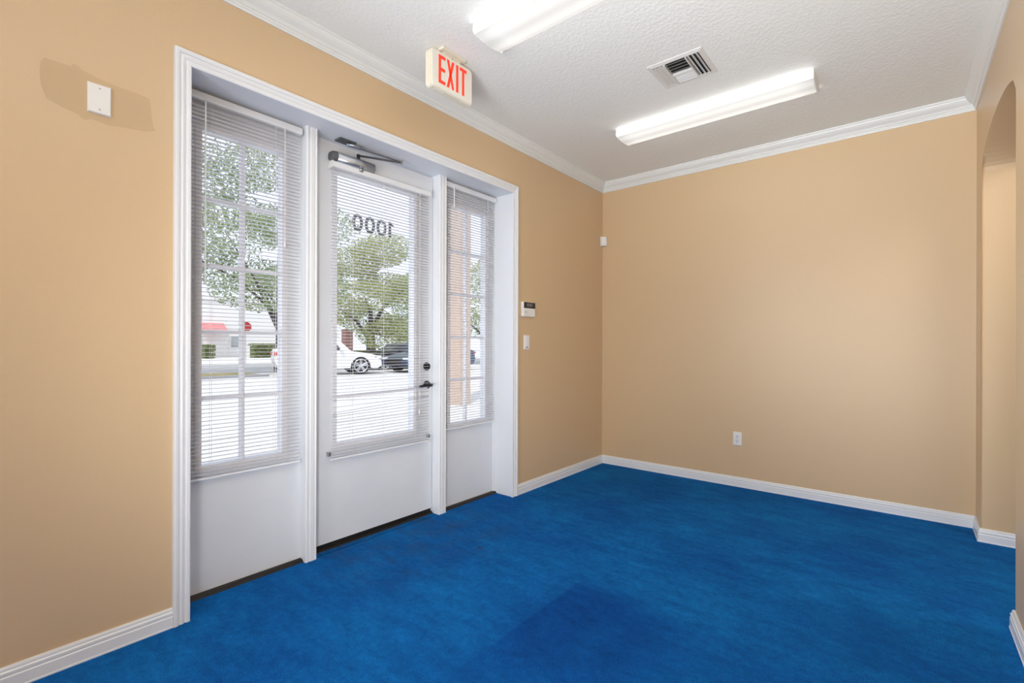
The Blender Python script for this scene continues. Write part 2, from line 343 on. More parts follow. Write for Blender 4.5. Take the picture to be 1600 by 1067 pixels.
# baseboards
bprof = [(0, 0), (0.017, 0), (0.017, 0.006), (0.015, 0.008), (0.015, 0.048), (0.012, 0.052), (0.0135, 0.058), (0.0135, 0.066), (0.009, 0.070), (0.009, 0.078), (0.006, 0.085), (0, 0.085)]
def baseboard(name, pts):
    """pts: list of (x, y, nx, ny) with the offset direction at each corner"""
    rows = [[(x + nx * p, y + ny * p, z) for p, z in bprof] for x, y, nx, ny in pts]
    return setting(obj(name, sweep(bmesh.new(), rows), M['trim']))
CY0, CY1, CZ = 0.690, 3.121, 2.572
baseboard('baseboard_left', [(0, YF, 1, 1), (0, CY0, 1, 0)])
baseboard('baseboard_left', [(0, CY1, 1, 0), (0, YB, 1, -1)])
baseboard('baseboard_back', [(0, YB, 1, -1), (XR, YB, -1, -1)])
baseboard('baseboard_right', [(XR, YB, -1, -1), (XR, AY1, -1, -1), (XR + WT, AY1, 0, -1)])
baseboard('baseboard_right', [(XR + WT, AY0, 0, 1), (XR, AY0, -1, 1), (XR, YF, -1, 1)])
baseboard('baseboard_rear', [(0, YF, 1, 1), (XR, YF, -1, 1)])

# ------------------------------------------------------------------ entry frame: casing, jambs, posts
cprof = [(0, 0), (0, 0.013), (0.004, 0.016), (0.014, 0.016), (0.018, 0.011), (0.023, 0.011), (0.027, 0.015), (0.034, 0.017), (0.040, 0.0145), (0.044, 0.0145), (0.048, 0.019), (0.058, 0.021), (0.065, 0.020), (0.066, 0.0)]
y0, y1, z1 = OY0 - 0.0, OY1 - 0.007, CZ - 0.066
y0 = CY0 + 0.066; y1 = CY1 - 0.066
rows = [[(x, y0 - w, 0) for w, x in cprof], [(x, y0 - w, z1 + w) for w, x in cprof], [(x, y1 + w, z1 + w) for w, x in cprof], [(x, y1 + w, 0) for w, x in cprof]]
setting(obj('trim_2', sweep(bmesh.new(), rows), M['trim']))
fr = setting(bpy.data.objects.new('trim_3', None)); COL.objects.link(fr)
obj('jamb', B(-0.30, 0.001, OY0 - 0.02, OY0, 0, OZ), M['trim'], fr)
obj('jamb', B(-0.30, 0.001, OY1, OY1 + 0.02, 0, OZ), M['trim'], fr)
obj('head', B(-0.30, 0.001, OY0 - 0.02, OY1 + 0.02, OZ, OZ + 0.02), M['trim'], fr)
obj('stop_bead', B(-0.205, -0.192, OY1 - 0.012, OY1, 0.012, OZ), M['trim'], fr)
obj('stop_bead', B(-0.205, -0.192, OY0, OY0 + 0.012, 0.012, OZ), M['trim'], fr)
def post(name, a, b):
    w = b - a
    pr = [(-0.30, a), (-0.146, a), (-0.142, a + 0.002), (-0.140, a + 0.006), (-0.140, a + 0.014), (-0.144, a + 0.017), (-0.144, a + 0.024), (-0.141, a + 0.028), (-0.141, b - 0.020), (-0.143, b - 0.017), (-0.143, b - 0.012), (-0.140, b - 0.008), (-0.141, b - 0.003), (-0.146, b), (-0.30, b)]
    return setting(obj(name, prism(bmesh.new(), pr, 'z', 0.0, OZ), M['trim']))
P1, P2 = (1.375, 1.443), (2.392, 2.462)
post('trim_4', *P1); post('trim_5', *P2)
# threshold with ridges
def threshold(name, front, ya, yb):
    th = [(-0.34, -0.02), (-0.34, 0.012)]
    x = -0.30
    while x < front - 0.018:
        th += [(x, 0.012), (x + 0.003, 0.0145), (x + 0.009, 0.0145), (x + 0.012, 0.012)]; x += 0.016
    th += [(front - 0.004, 0.004), (front, 0.0), (front, -0.02)]
    return setting(obj(name, prism(bmesh.new(), th, 'y', ya, yb), M['bronze']))
threshold('trim_6', -0.162, OY0, P1[0] + 0.01)
threshold('trim_7', -0.205, P1[1] - 0.01, P2[0] + 0.01)
threshold('trim_8', -0.162, P2[1] - 0.01, OY1)

# ------------------------------------------------------------------ sidelights
XP = -0.205
def sidelight(name, a, b, g0, g1, gm):
    z0, zt = 0.645, 2.325
    w = setting(bpy.data.objects.new(name, None)); COL.objects.link(w)
    obj('panel', ringplate(bmesh.new(), 'x', XP - 0.045, XP, (a, b, 0.013, OZ), (g0 - 0.012, g1 + 0.012, z0 - 0.012, zt + 0.012)), M['door'], w)
    obj('glazing_frame', ringplate(bmesh.new(), 'x', XP - 0.05, XP + 0.008, (g0 - 0.03, g1 + 0.03, z0 - 0.03, zt + 0.03), (g0, g1, z0, zt)), M['window_frame'], w)
    hs = [1.987, 1.651, 1.315, 0.979]
    zs = [z0] + hs[::-1] + [zt]
    obj('muntin', prism(bmesh.new(), [(XP - 0.035, gm - 0.011), (XP - 0.012, gm - 0.011), (XP - 0.006, gm - 0.006), (XP - 0.006, gm + 0.006), (XP - 0.012, gm + 0.011), (XP - 0.035, gm + 0.011)], 'z', z0, zt), M['window_frame'], w)
    for z in hs:
        for (p, q) in ((g0, gm - 0.011), (gm + 0.011, g1)):
            obj('muntin', prism(bmesh.new(), [(XP - 0.035, z - 0.010), (XP - 0.012, z - 0.010), (XP - 0.006, z - 0.005), (XP - 0.006, z + 0.005), (XP - 0.012, z + 0.010), (XP - 0.035, z + 0.010)], 'y', p, q), M['window_frame'], w)
    for i in range(5):
        lo = zs[i] + (0.010 if i else 0); hi = zs[i + 1] - (0.010 if i < 4 else 0)
        for (p, q) in ((g0, gm - 0.011), (gm + 0.011, g1)):
            obj('pane', B(XP - 0.026, XP - 0.022, p, q, lo, hi), M['glass'], w)
    return w
sidelight('window_1', OY0, P1[0], 0.866, 1.264, 1.064)
sidelight('window_2', P2[1], OY1, 2.553, 2.950, 2.742)

# ------------------------------------------------------------------ entry door
XD = -0.218
DY0, DY1, DZ0, DZ1 = P1[1] + 0.003, P2[0] - 0.006, 0.039, OZ - 0.012
door = setting(bpy.data.objects.new('door_1', None)); COL.objects.link(door)
GY0, GY1, GZ0, GZ1 = 1.607, 2.208, 0.640, 2.322
obj('slab', ringplate(bmesh.new(), 'x', XD - 0.045, XD, (DY0, DY1, DZ0, DZ1), (GY0 - 0.012, GY1 + 0.012, GZ0 - 0.012, GZ1 + 0.012)), M['door'], door)
obj('glazing_frame', ringplate(bmesh.new(), 'x', XD - 0.052, XD + 0.010, (GY0 - 0.028, GY1 + 0.028, GZ0 - 0.028, GZ1 + 0.028), (GY0, GY1, GZ0, GZ1)), M['window_frame'], door)
obj('pane', B(XD - 0.026, XD - 0.021, GY0, GY1, GZ0, GZ1), M['glass'], door)
obj('door_sweep', B(XD - 0.042, XD - 0.012, DY0, DY1, 0.016, DZ0), M['rubber'], door)
# house number on the outer face of the glass (reads 1000 from the street)
hn = bmesh.new(); xg = XD - 0.0265
def zero(cy, cz, rw, rh, t):
    n = 28; ro, ri = [], []
    for k in range(n):
        a = 2 * PI * k / n
        ro.append((cy + rw * math.copysign(abs(math.cos(a)) ** 0.8, math.cos(a)), cz + rh * math.sin(a))); ri.append((cy + (rw - t) * math.cos(a), cz + (rh - t * 0.85) * math.sin(a)))
    V = [[[hn.verts.new((x, *p)) for p in R] for R in (ro, ri)] for x in (xg, xg - 0.0008)]
    for k in range(n):
        q = (k + 1) % n
        for s in (0, 1): hn.faces.new((V[s][0][k], V[s][0][q], V[s][1][q], V[s][1][k]))
        for e in (0, 1): hn.faces.new((V[0][e][k], V[0][e][q], V[1][e][q], V[1][e][k]))
for cy in (1.773, 1.866, 1.957): zero(cy, 2.047, 0.040, 0.056, 0.0225)
prism(hn, [(2.014, 1.992), (2.036, 1.992), (2.036, 2.073), (2.058, 2.066), (2.058, 2.082), (2.044, 2.087), (2.034, 2.102), (2.014, 2.102)], 'x', xg - 0.0008, xg)
o = obj('house_number', hn, M['digits'], door); o['label'] = 'grey vinyl digits 1000 on the street side of the glass, mirrored from inside'
# hardware
db = obj('deadbolt', cyl(bmesh.new(), (XD, 2.334, 1.094), 'x', 0.031, 0.012, 28, 0.027), M['black'], door, True)
obj('thumb_turn', B(XD + 0.012, XD + 0.032, 2.329, 2.339, 1.076, 1.112, bev=0.003), M['black'], db)
lv = obj('rose', cyl(bmesh.new(), (XD, 2.334, 0.958), 'x', 0.031, 0.012, 28, 0.028), M['black'], door, True)
bm = bmesh.new(); cyl(bm, (XD + 0.012, 2.334, 0.958), 'x', 0.012, 0.040, 16); tube(bm, [(XD + 0.052, 2.340, 0.958), (XD + 0.056, 2.318, 0.959), (XD + 0.055, 2.27, 0.958), (XD + 0.052, 2.225, 0.955)], [0.011, 0.0105, 0.009, 0.008], 12)
obj('lever', bm, M['black'], lv, True)
obj('latch_plate', B(XD - 0.03, XD - 0.005, DY1, DY1 + 0.002, 0.90, 1.01), M['steel'], door)
# closer: rounded body with dark end cap, valve, two-piece arm
def rr(cy, cz, hw, hh, r, n=5):
    pts = []
    for (sx, sy, a0) in ((1, 1, 0), (-1, 1, PI / 2), (-1, -1, PI), (1, -1, 3 * PI / 2)):
        for k in range(n + 1):
            a = a0 + PI / 2 * k / n
            pts.append((cy + sx * (hw - r) + r * math.cos(a), cz + sy * (hh - r) + r * math.sin(a)))
    return pts
cl = obj('door_closer', prism(bmesh.new(), rr(XD + 0.034, 2.398, 0.034, 0.031, 0.022), 'y', 1.580, 1.842), M['aluminium'], door, True)
bm = bmesh.new(); rows = []
for yy, s in ((1.580, 1.0), (1.572, 1.0), (1.556, 0.93), (1.546, 0.78)):
    rows.append([(XD + 0.034 + (p[0]) * s, yy, 2.398 + p[1] * s) for p in rr(0, 0, 0.034, 0.031, 0.022)])
o = obj('end_cap', sweep(bm, rows), M['dark_cap'], cl, True); o['label'] = 'dark grey hinge-side end cap'
bm = bmesh.new(); cyl(bm, (XD + 0.050, 1.748, 2.352), 'z', 0.013, 0.022, 16); cyl(bm, (XD + 0.050, 1.748, 2.372), 'z', 0.019, 0.012, 16)
obj('valve', bm, M['steel'], cl, True)
obj('spindle', cyl(bmesh.new(), (XD + 0.038, 1.735, 2.428), 'z', 0.011, 0.032, 16), M['black'], cl, True)
def bar(a, b, w, t):
    a, b = Vector(a), Vector(b); d = (b - a).normalized(); s = d.cross(Vector((0, 0, 1))).normalized() * w; u = Vector((0, 0, t))
    return sweep(bmesh.new(), [[p - s - u, p + s - u, p + s + u, p - s + u] for p in (a, b)])
EL = (-0.085, 2.000, 2.464)
o = obj('main_arm', bar((XD + 0.038, 1.735, 2.455), EL, 0.011, 0.003), M['dark_cap'], cl)
bm = bar((-0.138, 1.660, 2.482), (EL[0], EL[1], EL[2] + 0.007), 0.008, 0.004)
cyl(bm, (EL[0], EL[1], EL[2] - 0.008), 'z', 0.010, 0.022, 12)
obj('forearm', bm, M['steel'], cl)
bm = bar((-0.150, 1.632, 2.484), (-0.124, 1.730, 2.482), 0.014, 0.011); bmesh.ops.bevel(bm, geom=bm.edges[:], offset=0.006, segments=2, affect='EDGES')
obj('arm_knuckle', bm, M['aluminium'], cl, True)
obj('header_shoe', B(-0.195, -0.128, 1.578, 1.690, OZ - 0.010, OZ, bev=0.002), M['dark_cap'], cl)

# ------------------------------------------------------------------ mini blinds
def slat_mesh(y0, y1, depth=0.023):
    n = 5; topp = []
    for k in range(n):
        s = k / (n - 1) - 0.5
        topp.append((s * depth, 0.0022 * (1 - 4 * s * s)))
    ring = topp + [(x, z - 0.0006) for x, z in reversed(topp)]
    bm = sweep(bmesh.new(), [[(x, y, z) for x, z in ring] for y in (y0, y1)])
    bmesh.ops.recalc_face_normals(bm, faces=bm.faces)
    me = bpy.data.meshes.new('slat'); bm.to_mesh(me); bm.free(); me.materials.append(M['slat'])
    return me
def blind(label, y0, y1, xc, ztop, zbot, pitch, ladders, wand=None, cord=None, mess=False):
    root = thing('mini_blind', label, 'blind', (xc, (y0 + y1) / 2, ztop), 0, 'white mini blinds at the entry')
    yc = (y0 + y1) / 2
    h = (y1 - y0) / 2
    pr = [(-0.014, -0.040), (0.014, -0.040), (0.019, -0.037), (0.0205, -0.030), (0.0205, -0.010), (0.019, -0.003), (0.014, 0.0), (-0.014, 0.0), (-0.019, -0.003), (-0.019, -0.037)]
    obj('head_rail', prism(bmesh.new(), pr, 'y', -h, h), M['trim'], root)
    L = ztop - zbot
    obj('bottom_rail', prism(bmesh.new(), rr(0, -L + 0.006, 0.0125, 0.006, 0.004, 2), 'y', -h + 0.003, h - 0.003), M['trim'], root)
    me = slat_mesh(-h + 0.004, h - 0.004)
    n = int((L - 0.040 - 0.022) / pitch)
    pitch = (L - 0.040 - 0.022) / n
    rnd = random.Random(int(y0 * 100))
    lean = [0] * (n + 1)
    for i in range(1, n + 1):
        o = link('slat', me, None, root)
        z = -0.040 - i * pitch + 0.006
        tilt, roll = rnd.uniform(-0.015, 0.015) - 0.03, rnd.uniform(-0.0005, 0.0005)
        zw = z + ztop
        if mess:
            # one slat hangs turned over, its neighbours are caught up at the lock side
            k = i - int((ztop - 0.040 - 0.925) / pitch)
            if k == 0: tilt = -1.05; roll = 0.012
            elif k == 1: roll = -0.010; z += 0.002
            elif k == 2: roll = -0.024; z += 0.000
            elif k == 3: roll = 0.010; z -= 0.002
            elif k == 4: roll = 0.030; z -= 0.002
            elif k == 5: roll = 0.020; z -= 0.001
            elif k in (6, 7): roll = 0.010
        o.location = (0, 0, z); o.rotation_euler = (roll * 1.6 if mess and abs(roll) > 0.005 else roll, tilt, 0)
    for ly in ladders:
        bm = bmesh.new()
        for dx in (-0.0135, 0.0135): tube(bm, [(dx, ly - yc, -0.038), (dx, ly - yc, -L + 0.005)], 0.0007, 4)
        tube(bm, [(0.002, ly - yc + 0.004, -0.038), (0.002, ly - yc + 0.004, -L + 0.005)], 0.0008, 4)
        obj('ladder_cord', bm, M['cord'], root)
    if wand:
        wy, wz = wand
        bm = bmesh.new(); tube(bm, [(0.024, wy - yc, -0.030), (0.027, wy - yc, -0.060), (0.027, wy - yc, wz - ztop)], 0.004, 6)
        obj('tilt_wand', bm, M['wand'], root)
    if cord:
        cy, cz = cord
        bm = bmesh.new()
        for d in (-0.002, 0.002): tube(bm, [(0.024, cy - yc + d, -0.036), (0.026, cy - yc + d * 1.5, cz - ztop)], 0.0011, 5)
        lc = obj('lift_cord', bm, M['cord'], root)
        bm = bmesh.new(); cyl(bm, (0.026, cy - yc, cz - ztop - 0.030), 'z', 0.008, 0.032, 12, 0.0035)
        obj('tassel', bm, M['wand'], lc, True)
    return root
blind('white mini blind on the left sidelight beside the light wall plate', 0.772, 1.360, -0.180, 2.492, 0.578, 0.0200, (0.90, 1.215), (0.866, 1.55), (1.258, 1.82))
blind('white mini blind on the right sidelight in front of the tan column', 2.476, 3.043, -0.180, 2.492, 0.606, 0.0200, (2.62, 2.905), (2.548, 2.30), (2.934, 1.83))
db_ = blind('white mini blind on the door with tangled slats near its foot', 1.556, 2.330, -0.190, 2.372, 0.546, 0.0200, (1.70, 1.93, 2.20), None, (2.225, 0.79), True)
for yy in (1.552, 2.334):
    s = -1 if yy < 2 else 1
    bm = B(XD + 0.0 - (-0.190), 0.022, s * 0.387, s * 0.387 + s * 0.004, -0.043, 0.003); obj('mounting_bracket', bm, M['plastic'], db_)
for s in (-1, 1): obj('hold_down_bracket', B(XD + 0.190, 0.004, s * 0.389, s * 0.389 + s * 0.010, -1.80, -1.775), M['steel'], db_)

# ------------------------------------------------------------------ ceiling lights
def fixture(label, yc, x0=0.718, x1=2.068):
    xc = (x0 + x1) / 2; hl = (x1 - x0) / 2
    t = thing('ceiling_light', label, 'light', (xc, yc, H), 0, 'wraparound fluorescent ceiling lights')
    obj('housing', B(-hl + 0.004, hl - 0.004, -0.106, 0.106, -0.020, 0.0, bev=0.003), M['lens_end'], t)
    pr = [(-0.112, -0.012), (-0.117, -0.040), (-0.106, -0.052), (-0.075, -0.060), (-0.035, -0.064), (0.0, -0.0645), (0.035, -0.064), (0.075, -0.060), (0.106, -0.052), (0.117, -0.040), (0.112, -0.012)]
    obj('lens', prism(bmesh.new(), pr, 'x', -hl + 0.006, hl - 0.006), M['lens'], t)
    ep = [(p[0] * 1.035, p[1] * 1.06 if p[1] < -0.02 else 0.0) for p in pr]
    for s in (-1, 1): obj('end_plate', prism(bmesh.new(), ep, 'x', s * hl, s * (hl - 0.006)), M['lens_end'], t)
    return t
fixture('wraparound fluorescent light on the ceiling nearest the exit sign', 1.966)
fixture('wraparound fluorescent light on the ceiling between vent and back wall', 3.604)

# ------------------------------------------------------------------ ceiling vent (multi-way diffuser)
VX0, VX1, VY0, VY1 = 1.268, 1.600, 2.822, 3.138
vt = thing('ceiling_vent', 'white square air vent with multi-way louvers in the ceiling', 'vent', ((VX0 + VX1) / 2, (VY0 + VY1) / 2, H))
hx, hy = (VX1 - VX0) / 2, (VY1 - VY0) / 2
fr_rows = []
bm = bmesh.new()
V = [[bm.verts.new((sx * a, sy * b, z)) for sx, sy in ((-1, -1), (1, -1), (1, 1), (-1, 1))] for a, b, z in ((hx, hy, 0), (hx, hy, -0.003), (hx - 0.022, hy - 0.022, -0.009), (hx - 0.028, hy - 0.028, -0.009), (hx - 0.028, hy - 0.028, 0))]
for A, C in zip(V, V[1:]):
    for j in range(4): bm.faces.new((A[j], A[(j + 1) % 4], C[(j + 1) % 4], C[j]))
obj('frame', bm, M['vent'], vt)
obj('duct_throat', B(-hx + 0.028, hx - 0.028, -hy + 0.028, hy - 0.028, -0.0012, 0.0), M['duct'], vt)
ix, iy = hx - 0.028, hy - 0.028
def blade(name, cx, cy, length, along, tilt, w=0.021, zc=-0.010):
    bm = bmesh.new(); s = math.sin(tilt) * w / 2; c = math.cos(tilt) * w / 2; t = 0.0008
    if along == 'y': pts = [(cx - c - t, zc - s), (cx + c - t, zc + s), (cx + c + t, zc + s), (cx - c + t, zc - s)]; prism(bm, pts, 'y', cy - length / 2, cy + length / 2)
    else: pts = [(cy - c - t, zc - s), (cy + c - t, zc + s), (cy + c + t, zc + s), (cy - c + t, zc - s)]; prism(bm, pts, 'x', cx - length / 2, cx + length / 2)
    return obj(name, bm, M['vent'], vt)
xa, xb = -0.066, 0.062
for x in (xa, xb): obj('divider', B(x - 0.002, x + 0.002, -iy, iy, -0.019, -0.001), M['vent'], vt)
obj('divider', B(xa, xb, 0.008, 0.012, -0.019, -0.001), M['vent'], vt)
for k in range(3): blade('louver', -ix + 0.014 + k * 0.024, 0, 2 * iy, 'y', 0.621)
for k in range(3): blade('louver', xb + 0.016 + k * 0.024, 0, 2 * iy, 'y', -0.62)
for k in range(4): blade('louver', (xa + xb) / 2, -iy + 0.016 + k * 0.032, xb - xa - 0.006, 'x', 0.621)
for k in range(4): blade('louver', (xa + xb) / 2, 0.026 + k * 0.027, xb - xa - 0.006, 'x', -0.62)

# ------------------------------------------------------------------ exit sign
ex = thing('exit_sign', 'ivory ceiling-mounted exit sign with red letters above the door', 'sign', (0.410, 1.972, H))
obj('canopy', B(-0.045, 0.045, -0.095, 0.090, -0.016, 0.0, bev=0.004), M['ivory'], ex)
obj('mount_block', B(-0.020, 0.020, -0.070, 0.066, -0.040, -0.014), M['ivory'], ex)
hs_ = obj('housing', prism(bmesh.new(), rr(0, -0.136, 0.166, 0.110, 0.024, 5), 'x', -0.026, 0.018), M['ivory'], ex)
fc = obj('face_plate', prism(bmesh.new(), rr(0, -0.136, 0.160, 0.104, 0.020, 5), 'x', 0.018, 0.024), M['sign_face'], ex)
# letters: width/height in the face's plane (u to the right = +y)
lt = []
u0, u1, v0, v1 = -0.112, 0.114, -0.212, -0.050
def letter(polys, name='letter'):
    bm = bmesh.new()
    for p in polys: prism(bm, [(u, v) for u, v in p], 'x', 0.0238, 0.0252)
    o = obj(name, bm, M['exit_red'], fc)
    return o
t = 0.018; hh = v1 - v0
def R(a, b, c, d): return [(a, c), (b, c), (b, d), (a, d)]
e0 = u0
letter([R(e0, e0 + t, v0, v1), R(e0 + t, e0 + 0.052, v1 - 0.019, v1), R(e0 + t, e0 + 0.050, v0 + hh / 2 - 0.009, v0 + hh / 2 + 0.010), R(e0 + t, e0 + 0.052, v0, v0 + 0.019)])
x0 = u0 + 0.063
letter([[(x0, v1), (x0 + t, v1), (x0 + 0.060, v0), (x0 + 0.060 - t, v0)], [(x0 + 0.060 - t, v1), (x0 + 0.060, v1), (x0 + t, v0), (x0, v0)]])
i0 = u0 + 0.138
letter([R(i0, i0 + t, v0, v1)])
q0 = u0 + 0.168
letter([R(q0, q0 + 0.058, v1 - 0.019, v1), R(q0 + 0.020, q0 + 0.020 + t, v0, v1 - 0.019)])
obj('mount_screw', cyl(bmesh.new(), (0.0195, 0.0, -0.028), 'x', 0.004, 0.0015, 10), M['slot'], ex)
obj('charge_window', B(-0.010, 0.012, -0.125, -0.055, -0.2475, -0.2455), M['sign_face'], ex)

# ------------------------------------------------------------------ wall plates and devices
def plate(bm, xf, y0, y1, z0, z1, t=0.006):
    V = [[(0.0, y0, z0), (0.0, y1, z0), (0.0, y1, z1), (0.0, y0, z1)], [(0.002, y0, z0), (0.002, y1, z0), (0.002, y1, z1), (0.002, y0, z1)]]
    e = 0.004; V.append([(t, y0 + e, z0 + e), (t, y1 - e, z0 + e), (t, y1 - e, z1 - e), (t, y0 + e, z1 - e)])
    return sweep(bm, V)
pl = thing('wall_plate', 'blank white wall plate inside the darker paint patch', 'wall plate', (0.0006, 0.437, 2.234))
obj('plate', plate(bmesh.new(), 0, -0.037, 0.037, -0.060, 0.060, 0.008), M['plastic'], pl)
for z in (-0.042, 0.042): obj('screw', cyl(bmesh.new(), (0.0079, 0, z), 'x', 0.0035, 0.001, 12), M['steel'], pl)
kp = thing('alarm_keypad', 'white alarm keypad with dark display beside the door casing', 'keypad', (0.0, 3.262, 1.558))
obj('body', B(0.0, 0.026, -0.084, 0.084, -0.063, 0.063, bev=0.006), M['plastic'], kp)
dp = obj('display', B(0.026, 0.028, -0.074, 0.082, 0.010, 0.060, bev=0.0008), M['slot'], kp); dp['label'] = 'dark display strip'
obj('screen', B(0.028, 0.0286, -0.040, 0.044, 0.024, 0.050), M['lcd'], dp)
obj('keypad_door', B(0.026, 0.028, -0.078, 0.080, -0.058, 0.006, bev=0.001), M['plastic'], kp)
obj('indicator', B(0.028, 0.0287, -0.054, -0.042, -0.028, -0.020), M['lcd'], kp)
sw = thing('light_switch', 'white rocker light switch below the alarm keypad', 'switch', (0.0, 3.256, 1.278))
obj('plate', plate(bmesh.new(), 0, -0.038, 0.038, -0.062, 0.062), M['plastic'], sw)
obj('rocker', sweep(bmesh.new(), [[(0.0058, a, -0.034), (0.0058, a, 0.034), (0.0085, a, 0.034), (0.0068, a, 0.0), (0.0105, a, -0.034)] for a in (-0.017, 0.017)]), M['window_frame'], sw)
obj('indicator', B(0.006, 0.0078, -0.012, 0.014, -0.045, -0.038), M['lcd'], sw)
ol = thing('power_outlet', 'white duplex power outlet low on the back wall', 'outlet', (1.355, YB, 0.424))
bm = plate(bmesh.new(), 0, -0.037, 0.037, -0.061, 0.061)
bm.transform(Matrix.Rotation(-PI / 2, 4, 'Z')); obj('plate', bm, M['plastic'], ol)
for z in (-0.021, 0.021):
    rc = obj('receptacle', prism(bmesh.new(), rr(0, z, 0.017, 0.0145, 0.010, 4), 'y', -0.0085, -0.005), M['window_frame'], ol)
    bm = bmesh.new(); box(bm, -0.0075, -0.0048, -0.0095, -0.0084, z - 0.001, z + 0.009); box(bm, 0.0048, 0.0075, -0.0095, -0.0084, z - 0.001, z + 0.009); cyl(bm, (0, -0.0095, z - 0.007), 'y', 0.0032, 0.001, 10)
    obj('slots', bm, M['slot'], rc)
obj('screw', cyl(bmesh.new(), (0, -0.0085, 0), 'y', 0.003, 0.003, 10), M['steel'], ol)
mo = thing('motion_sensor', 'small white motion sensor high in the far corner', 'sensor', (0.027, YB - 0.027, 2.357), -PI / 4)
prs = [(-0.036, 0.018), (0.036, 0.018), (0.036, -0.012), (0.024, -0.026), (-0.024, -0.026), (-0.036, -0.012)]
bm = prism(bmesh.new(), prs, 'z', -0.047, 0.047); bm.transform(Matrix.Rotation(-PI / 2 + PI, 4, 'Z') @ Matrix.Rotation(-PI / 2, 4, 'Z')); obj('body', bm, M['plastic'], mo)
mo.rotation_euler = (0, 0, PI / 4)
obj('sensor_window', B(-0.018, 0.018, -0.0275, -0.0258, -0.024, 0.004), M['sign_face'], mo)

# ------------------------------------------------------------------ outside: ground
def slab(name, x0, x1, y0, y1, z, mt): return setting(obj(name, B(x0, x1, y0, y1, z - 0.25, z), mt))
slab('ground_street', -90, -1.9, -60, 130, -0.055, M['asphalt'])
slab('ground_walk', -4.6, -0.30, -20, 40, -0.020, M['concrete'])
slab('ground_lot', -19.5, -4.6, -40, 60, -0.005, M['concrete'])
slab('ground_lawn', -19.6, -17.2, 2.0, 8.6, 0.06, M['grass'])
slab('trim_9', -17.2, -17.0, 2.0, 8.6, 0.09, M['kerb'])
slab('ground_plaza', -80, -30, -30, 80, 0.0, M['concrete'])
tag(obj('access_plate', B(-2.55, -2.38, 1.44, 1.62, -0.020, -0.008, bev=0.003), M['plate_grey']), 'small grey plate on the pale paving below the left sidelight', 'plate')
# tan column outside the right sidelight
cf = 7.2
kc = thing('stucco_column', 'tan stucco column standing outside the right sidelight', 'column', (CX - cf - 0.14, cf * 0.979 + 0.165, -0.02))
obj('shaft', B(-0.14, 0.14, -0.165, 0.165, 0.35, 5.2, bev=0.006), M['stucco_tan'], kc)
obj('base', B(-0.145, 0.145, -0.17, 0.17, 0, 0.35, bev=0.008), M['stucco_tan'], kc)
obj('cap', B(-0.18, 0.18, -0.205, 0.205, 5.2, 5.5, bev=0.03), M['stucco_tan'], kc)

